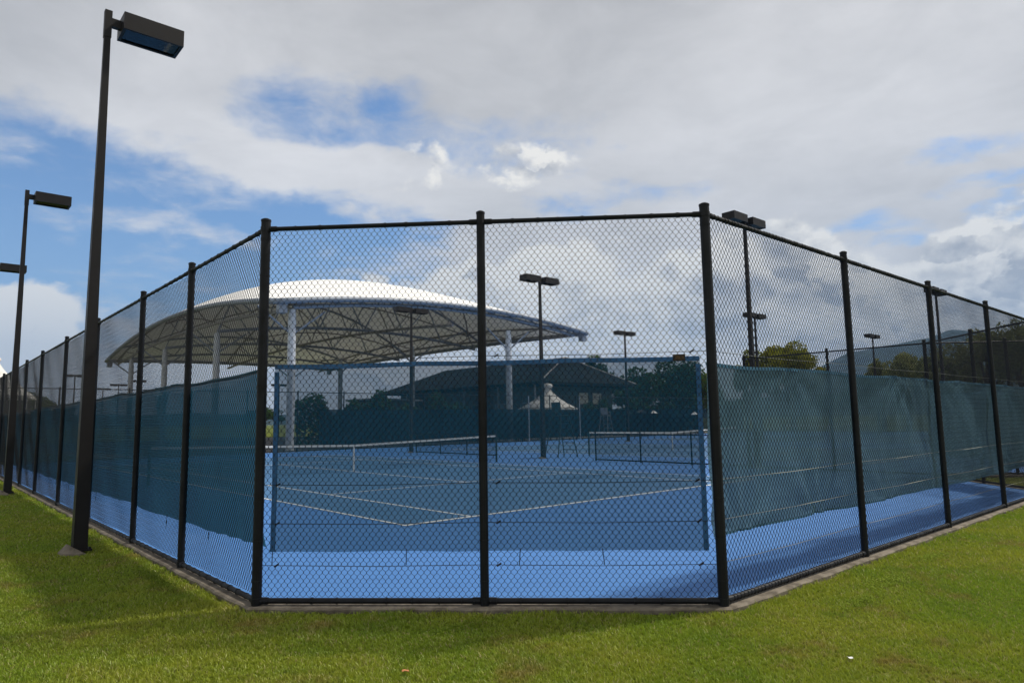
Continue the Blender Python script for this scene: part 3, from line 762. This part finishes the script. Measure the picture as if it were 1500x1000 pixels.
# umpire chairs
def umpire_chair(loc, rz, mat, label, H=1.85):
    root = empty('umpire_chair', loc, rz, label=label, cat='umpire chair', group='umpire chairs')
    for sx in (-1, 1):
        for sy in (-1, 1):
            m = MB(); m.tube([(sx*.42, sy*.62, 0), (sx*.27, sy*.24, H-.02)], .022, 8); m.build('leg', mat, root)
    m = MB()
    for i in range(1, 6): 
        t = i/6; m.tube([(-.42+.15*t, -.62+.38*t, H*t), (.42-.15*t, -.62+.38*t, H*t)], .016, 6)
    m.build('ladder_rungs', mat, root)
    m = MB(); m.box((0, 0, H), (.58, .52, .04)); m.build('seat', mat, root)
    m = MB(); m.box((0, .25, H+.33), (.56, .03, .5), rx=-.12); m.build('backrest', mat, root)
    m = MB()
    for sx in (-1, 1): m.tube([(sx*.29, -.24, H), (sx*.29, -.24, H+.24), (sx*.29, .24, H+.24)], .018, 6)
    m.build('armrests', mat, root)
umpire_chair((*W(16.45, 18.25), G0), ANG+math.pi/2, GREENP, 'dark umpire chair beside the lamp post between the courts')
umpire_chair((*W(34.2, 31.0), G0), ANG+math.pi/2+.3, BROWNST, 'dull metal umpire chair near the far fence', 1.9)

# ------------------------------------------------------------------ canopy
def canopy():
    u0, u1, v0, v1 = 11.1, 38.9, 36.9, 86.0
    x, y = W(u0, v0); root = empty('shade_canopy', (x, y, 0), ANG, label='big white domed membrane canopy on steel trusses and columns', cat='canopy')
    A, Bv = u1-u0, v1-v0; zc = 9.35
    def S(s_, t):
        au = 1.05*(1-t)+0.35*t; av = 1.9*(1-s_)+0.35*s_
        sag = 4*s_*(1-s_); tag_ = 4*t*(1-t)
        return zc + au*sag*1.0 + av*tag_ + 3.85*sag*tag_ - .25*s_*0
    n, k = 60, 70
    P = np.array([[(s_*A, t*Bv, S(s_, t)) for t in np.linspace(0, 1, k)] for s_ in np.linspace(0, 1, n)])
    m = MB(); m.grid(P); m.build('roof_membrane', CANOPY, root, smooth=True)
    # edge beams
    m = MB()
    for side in ('a', 'b', 'c', 'd'):
        pts = []
        for q in np.linspace(0, 1, 26):
            s_, t = {'a': (q, 0), 'b': (q, 1), 'c': (0, q), 'd': (1, q)}[side]
            pts.append((s_*A, t*Bv, S(s_, t)-.16))
        m.tube(pts, .19, 8)
    m.build('edge_beam', STEELB, root, smooth=True)
    # gutter-like corner boxes
    for s_, t in ((0, 0), (1, 0), (0, 1), (1, 1)):
        m = MB(); m.box((s_*A+(.3 if s_ == 0 else -.3), t*Bv+(.3 if t == 0 else -.3), zc-.5), (.5, .5, .7)); m.build('corner_box', STEELB, root)
    # trusses: bottom chords, arched ribs and webs
    rows = [0.6, 14.6, 29.1, 42.1]; cols = [1.1, 19.1]
    for v in rows:
        m = MB(); t = v/Bv
        low = [(s_*A, v, zc-.55 + 1.2*4*s_*(1-s_)) for s_ in np.linspace(.04, .96, 13)]
        up = [(s_*A, v, S(s_, t)-.18) for s_ in np.linspace(0, 1, 13)]
        m.tube(low, .14, 6); m.tube(up, .12, 6)
        for i in range(12):
            m.tube([low[i], up[i+1]] if i % 2 == 0 else [up[i], low[i+1]], .065, 5)
        m.build('cross_truss', STEELB, root)
    for u in (1.1, 13.5, 25.9):
        s_ = u/A; m = MB()
        up = [(u, t*Bv, S(s_, t)-.16) for t in np.linspace(0, 1, 25)]; m.tube(up, .10, 6)
        if u in (1.1, 13.5, 25.9):
            low = [(u, t*Bv, zc-.55+1.0*4*t*(1-t)) for t in np.linspace(.01, .99, 13)]; m.tube(low, .12, 6); up = up[::2]
            for i in range(12): m.tube([low[i], up[i+1]] if i % 2 == 0 else [up[i], low[i+1]], .055, 5)
        m.build('long_truss', BROWNST, root)
    for i in range(3):
        a, b = rows[i], rows[i+1]
        for (ua, ub) in ((1.1, 13.5), (13.5, 25.9)):
            for (p, q) in (((ua, a), (ub, b)), ((ub, a), (ua, b))):
                m = MB()
                pts = [(p[0]+(q[0]-p[0])*h, p[1]+(q[1]-p[1])*h, S((p[0]+(q[0]-p[0])*h)/A, (p[1]+(q[1]-p[1])*h)/Bv)-.5) for h in np.linspace(0, 1, 9)]
                m.tube(pts, .07, 5); m.build('brace', BROWNST, root)
    for v in rows:
        for u in cols:
            m = MB(); m.tube([(u, v, 0), (u, v, zc-1.3), (u, v, zc-.5)], [.25, .25, .2], 14)
            m.tube([(u, v, 0), (u, v, .05)], .4, 12); m.build('column', STEELW, root, smooth=False)
            m = MB()
            for dx in (-2.2, 2.2): m.tube([(u, v, zc-2.1), (u+dx, v, zc-.45)], .07, 6)
            m.build('knee_brace', STEELB, root)
canopy()

# two pale poles and roof drain
for (u, v, lb) in [(30.9, 36.0, 'thin pale pole before the far fence, under the canopy column'), (36.7, 36.0, 'thin pale pole before the far fence, right of the peaked tent')]:
    x, y = W(u, v); r_ = empty('pale_pole', (x, y, G0), 0, label=lb, cat='pole', group='thin pale poles at the far fence')
    m = MB(); m.tube([(0, 0, 0), (0, 0, 3.5)], .038, 8); m.build('shaft', STEELW, r_)
    m = MB(); m.tube([(0, 0, 3.5), (0, 0, 3.55)], .05, 8); m.build('cap', STEELB, r_)

# ------------------------------------------------------------------ clubhouse
def clubhouse():
    u0, u1, v0, v1 = 38.6, 50.4, 42.6, 69.0
    x, y = W(u0, v0); root = empty('clubhouse', (x, y, 0), ANG, label='dark roofed clubhouse behind the far fence, right of the canopy', cat='building')
    A, B = u1-u0, v1-v0; ze, zr = 5.2, 8.0; ov = 1.0
    m = MB(); m.box((A/2, B/2, 2.45), (A-1.6, B-1.6, 4.9)); m.build('wall', WALLC, root)
    m = MB()
    r0 = (A/2, 2.6, zr); r1 = (A/2, B-3, zr)
    e = [(-ov, -ov, ze), (A+ov, -ov, ze), (A+ov, B+ov, ze), (-ov, B+ov, ze)]
    V = e + [r0, r1] + [(p[0], p[1], p[2]-.25) for p in e] + [(r0[0], r0[1], r0[2]-.25), (r1[0], r1[1], r1[2]-.25)]
    m.add(V, [(3, 5, 4, 0), (1, 4, 5, 2), (2, 5, 3), (6, 10, 11, 9), (8, 11, 10, 7), (9, 11, 8), (6, 7, 10), (0, 1, 4), (0, 6, 7, 1), (1, 2, 8, 7), (2, 3, 9, 8), (3, 0, 6, 9)])
    rf = m.build('roof', TAN, root)
    m = MB(); m.tube([(-ov, -ov, ze+.03), (A/2, 2.6, zr+.03), (A+ov, -ov, ze+.03)], .07, 6); m.build('ridge_cap', BROWNST, rf)
    for i in range(6):
        w = MB(); yy = 2.5+i*3.9
        w.box((.8-.03, yy, 2.6), (.06, 2.2, 1.4)); f = w.build('window', DARKW, root)
        w = MB()
        for dz in (-.74, .74): w.box((.8-.04, yy, 2.6+dz), (.1, 2.36, .08))
        for dy in (-1.14, 1.14): w.box((.8-.04, yy+dy, 2.6), (.1, .08, 1.4))
        w.build('frame', STEELB, f)
    # gable windows, their lit look put into a plain cream colour
    m = MB()
    for xx in (6.6, 8.6):
        m = MB(); m.box((xx, .8-.03, 3.75), (1.3, .06, 1.1)); m.build('lit_gable_window', pmat('lit_window_cream', (.62, .60, .48), .6), root)
    # verandah posts
    for yy in (0.2, 5.5, 11, 16.5, 22):
        m = MB(); m.tube([(-.6, yy, 0), (-.6, yy, ze-.2)], .09, 8); m.build('verandah_post', STEELB, root)
clubhouse()
# grey outbuilding left of it
def shed():
    x, y = W(31.5, 60.0); root = empty('storage_shed', (x, y, 0), ANG, label='grey-brown storage building under the canopy, left of the clubhouse', cat='building')
    m = MB(); m.box((2.5, 3, 2.0), (5, 6, 4.0)); m.build('wall', WALLC, root)
    m = MB(); m.box((2.5, 3, 4.1), (5.8, 6.8, .18), ry=.03); m.build('roof', STEELB, root)
    m = MB(); m.box((-.03, 3, 1.1), (.06, 1.1, 2.2)); m.build('door', DARKW, root)
shed()

# ------------------------------------------------------------------ tents, umbrellas
TENTM = fabric('tent_cloth', (0.86, 0.86, 0.84), 0.0, 0.2, (0.74, 0.73, 0.70))
def peak_tent(loc, rz, w, he, hp, label, collar=True):
    root = empty('marquee_tent', loc, rz, label=label, cat='tent', group='white peaked tents')
    n = 24; rings = 12; P = []
    for j in range(rings+1):
        f = j/rings; k = (1-f)**1.3*0.88+0.12*(1-f*.2); z = he+(hp-he)*f
        row = []
        for i in range(n+1):
            th = 2*math.pi*i/n+math.pi/4; c, s_ = math.cos(th), math.sin(th)
            sq = 1/max(abs(c), abs(s_)); rr = w/2*k*(sq*(1-f)+1.0*f)
            scallop = -.12*(1-f)**3*abs(math.sin(2*(th-math.pi/4)))*-1
            row.append((c*rr, s_*rr, z+scallop))
        P.append(row)
    m = MB(); m.grid(np.array(P)); m.build('tent_roof', TENTM, root, smooth=True)
    m = MB()
    m.tube([(0, 0, hp-.02), (0, 0, hp+.18), (0, 0, hp+.34), (0, 0, hp+.42)], [.36, .46, .36, .05], 12); m.build('peak_cap', TENTM, root, smooth=True)
    for sx in (-1, 1):
        for sy in (-1, 1):
            m = MB(); m.tube([(sx*w/2*.97, sy*w/2*.97, 0), (sx*w/2*.97, sy*w/2*.97, he)], .05, 6); m.build('tent_pole', STEELW, root)
    m = MB()
    for s_ in (-1, 1): m.box((0, s_*w/2, he-.11), (w, .02, .22)); m.box((s_*w/2, 0, he-.11), (.02, w-.04, .22))
    m.build('valance', TENTM, root)
x, y, z = at(803, 600, 60); peak_tent((x, y, 0), ANG+.4, 4.0, 2.65, 4.45, 'white peaked tent with a rounded cap behind the far fence')
x, y, z = at(-12, 600, 62); peak_tent((x, y, 0), .5, 6.0, 4.6, 7.8, 'white pyramid tent at the left edge, behind the left fence')
def patio_umbrella(loc, r_, h, label):
    root = empty('patio_umbrella', loc, 0, label=label, cat='umbrella', group='white patio umbrellas behind the far fence')
    m = MB(); m.tube([(0, 0, h-.25), (0, 0, h-.08), (0, 0, h)], [r_, r_*.4, .03], 8, cap=False); m.build('umbrella_canopy', TENTM, root)
    m = MB(); m.tube([(0, 0, 0), (0, 0, h+.08)], .025, 6); m.build('umbrella_pole', BROWN, root)
for (px, py, r_, lb) in [(921, 602, .4, 'small white umbrella behind the far fence, leftmost of four'), (939, 600, .55, 'white umbrella behind the far fence, second of four'),
                         (957, 601, .4, 'white umbrella behind the far fence, third of four'), (1017, 603, .35, 'small white umbrella behind the far fence near the blue screen border')]:
    x, y, z = at(px, py, 64.5); patio_umbrella((x, y, 0), r_, z, lb)

# ------------------------------------------------------------------ trees
def crown_mesh(seed, rx, ry, rz_, n, leaf, nclump=34, hollow=.55, flat=1.0):
    rng = np.random.RandomState(seed)
    cc = []
    for _ in range(nclump):
        v = rng.normal(size=3); v /= np.linalg.norm(v); v[2] = abs(v[2])*1.0-.35 if rng.rand() < .8 else v[2]
        cc.append(v*rng.uniform(hollow, .92))
    cc = np.array(cc); cs = rng.uniform(.16, .30, nclump)
    w = cs**2; idx = rng.choice(nclump, n, p=w/w.sum())
    v = rng.normal(size=(n, 3)); v /= np.linalg.norm(v, axis=1)[:, None]; r_ = rng.uniform(.35, 1.0, n)**.5
    P = (cc[idx] + v*(r_*cs[idx])[:, None])
    P = P*np.array([rx, ry, rz_])
    a = rng.normal(size=(n, 3)); a /= np.linalg.norm(a, axis=1)[:, None]; b = np.cross(a, rng.normal(size=(n, 3))); b /= np.linalg.norm(b, axis=1)[:, None]
    L = rng.uniform(.6, 1.3, n)[:, None]*leaf
    V = np.stack([P-a*L, P-b*L*.5, P+a*L, P+b*L*.5], 1).reshape(-1, 3)
    F = np.arange(4*n).reshape(-1, 4)
    bright = rng.uniform(0, 1, nclump)[idx]*.5+rng.uniform(0, .5, n)
    return V, F, np.repeat(bright, 4), cc*np.array([rx, ry, rz_])
def tree(loc, H, rx, mat, label, seed, n=9000, leaf=.16, cz=None, rzf=None, group='trees beyond the courts', nclump=34, hollow=.55):
    rz_ = rzf or (H*.42); cz = cz or H-rz_*.95
    root = empty('tree', loc, 0, label=label, cat='tree', group=group)
    V, F, A, cc = crown_mesh(seed, rx, rx, rz_, n, leaf, nclump, hollow)
    o = bpy.data.objects.new('crown', fastmesh('crown', V+np.array([0, 0, cz]), F, mat, attr=A)); COL.objects.link(o); o.parent = root
    m = MB(); r0 = .035*H; m.tube([(0, 0, -.1), (.1, 0, H*.2), (0, .1, H*.45), (0, 0, H*.75)], [r0, r0*.8, r0*.55, r0*.2], 8)
    for c in cc[:9]:
        m.tube([(0, 0, H*.3), (c[0]*.5, c[1]*.5, H*.3*.5+(cz+c[2])*.5), (c[0], c[1], cz+c[2])], [r0*.45, r0*.25, r0*.08], 6)
    m.build('trunk', BARK, root)
    return root
TL = [ # px, top y, depth, half width px, mat, label
 (975, 524, 82, 58, LEAF_D, 'large dark round tree seen through the right half of the corner windscreen', 24000),
 (925, 548, 92, 30, LEAF_D, 'smaller dark tree on the left of the large round tree', 6000),
 (873, 518, 100, 22, LEAF_D, 'tree top showing above the clubhouse roof', 5000),
 (1036, 536, 84, 17, LEAF_Y, 'yellow-green tree beside the right corner post', 5000),
 (1154, 492, 80, 50, LEAF_Y, 'bright yellow-green round tree above the right windscreen', 14000),
 (1100, 503, 86, 22, LEAF_Y, 'small yellow-green tree behind the large floodlight pole', 6000),
 (1322, 506, 70, 34, LEAF_G, 'olive green tree standing before the mountain', 9000),
 (1287, 520, 76, 20, LEAF_G, 'lower olive tree left of the one before the mountain', 5000),
 (1398, 488, 44, 28, LEAF_G, 'dark grove tree right of the third right fence post, lowest of the grove', 8000),
 (1440, 464, 42, 34, LEAF_G, 'tall grove tree behind the fourth right fence post', 11000),
 (1490, 455, 40, 32, LEAF_G, 'tallest grove tree at the right edge with sky gaps', 9000),
 (1545, 450, 42, 40, LEAF_G, 'grove tree just beyond the right edge', 6000),
 (1365, 500, 55, 22, LEAF_G, 'small dark tree at the left end of the right grove', 6000),
]
for i, (px, py, D, hw, mt, lb, n) in enumerate(TL):
    x, y, z = at(px, py, D); r_ = hw/1000*D*1.22
    tree((x, y, 0), z, r_, mt, lb, 20+i, n=n, leaf=.0028*D*.75, nclump=30 if n < 9000 else 44, rzf=min(z*.58, max(z*.42, r_*.85)))
# trees closing the horizon far behind
proto = tree((*at(30, 575, 120)[:2], 0), 9.0, 6.5, LEAF_D, 'distant dark tree behind the left fence, nearest the left edge', 71, n=5000, leaf=.28, group='far trees on the horizon')
far = [(62, 118, 'distant dark tree behind the left fence, second from the left edge'), (-5, 130, 'distant dark tree at the left edge of the photo'), (385, 150, 'far low tree seen between left corner post and screen border'),
       (545, 145, 'far tree left of the storage building'),
       (610, 150, 'far tree behind the lamp before the canopy'), (1075, 120, 'far tree behind the right corner post'), (1215, 150, 'far tree at the foot of the mountain'), (1250, 110, 'far tree left of the olive trees')]
for px, D, lb in far:
    x, y, _ = at(px, 600, D); c = copy_tree(proto, (x, y, 0), rnd.uniform(0, 6), lb); k = rnd.uniform(.55, .85); c.scale = (k, k, k*.9)
# hedge behind the far fence
def hedge():
    rng = np.random.RandomState(8); n = 42000
    u = rng.uniform(12.9, 52, n); hmax = 2.9+.5*np.sin(u*1.1)+.4*np.sin(u*2.7+1)+rng.normal(0, .12, n)
    hmax = np.where(u > 24, hmax-.25, hmax+.1)
    hmax = np.where((u > 28) & (u < 38.5), np.minimum(hmax, 2.25), hmax)
    z = hmax*rng.uniform(0.02, 1, n)**.6; v = 37.9+rng.uniform(-.5, .5, n)+.3*np.sin(u*3)
    P = np.stack([R0[0]+u*DR[0]+v*DL[0], R0[1]+u*DR[1]+v*DL[1], z], 1)
    a = rng.normal(size=(n, 3)); a /= np.linalg.norm(a, axis=1)[:, None]; b = np.cross(a, rng.normal(size=(n, 3))); b /= np.linalg.norm(b, axis=1)[:, None]
    L = rng.uniform(.07, .16, n)[:, None]
    V = np.stack([P-a*L, P-b*L*.6, P+a*L, P+b*L*.6], 1).reshape(-1, 3)
    o = bpy.data.objects.new('hedge', fastmesh('hedge', V, np.arange(4*n).reshape(-1, 4), LEAF_D, attr=np.repeat(rng.rand(n), 4))); COL.objects.link(o)
    tag(o, 'dark uneven hedge growing behind the far fence', 'hedge')
hedge()

# ------------------------------------------------------------------ litter
def litter():
    x, y, _ = at(590, 985, 1); 
    def g(px, py):
        d = (px-750)/1000*RT - (py-500)/1000*UP + FW; t = -1.67/d[2]; return d[0]*t, d[1]*t, .03
    m = MB(); P = np.array([[(i*.012, j*.011, .004*math.sin(i*1.3)+.006*(j-1.5)**2*.3) for j in range(4)] for i in range(5)]); m.grid(P); P2 = P.copy(); P2[..., 2] -= .0015; m.grid(P2[::-1])
    o = m.build('dry_leaf', pmat('dead_leaf', (.42, .17, .06), .7), loc=g(590, 984), rz=.4, smooth=True); tag(o, 'curled orange-brown dead leaf lying on the front lawn', 'leaf')
    m = MB(); m.grid(P*.9); m.grid(P2[::-1]*.9)
    o = m.build('paper_scrap', pmat('paper', (.75, .75, .72), .8), loc=g(1250, 964), rz=1.4, smooth=True); tag(o, 'tiny white paper scrap lying on the right lawn', 'litter')
litter()

# ------------------------------------------------------------------ haze
def haze():
    m = MB(); m.box((0, 2600, 350), (8600, 6400, 740)); 
    mt = bpy.data.materials.new('haze_air'); mt.use_nodes = True; nt = mt.node_tree; nt.nodes.clear()
    out = nt.nodes.new('ShaderNodeOutputMaterial'); pv = nt.nodes.new('ShaderNodeVolumePrincipled')
    pv.inputs['Color'].default_value = (.38, .62, 1.0, 1); pv.inputs['Density'].default_value = HAZE; nt.links.new(pv.outputs[0], out.inputs['Volume'])
    o = m.build('haze', mt); tag(o, 'thin blue haze in the air before the mountain', kind='stuff')
HAZE = 0.00019
haze()
print('verts', sum(len(m.vertices) for m in bpy.data.meshes))
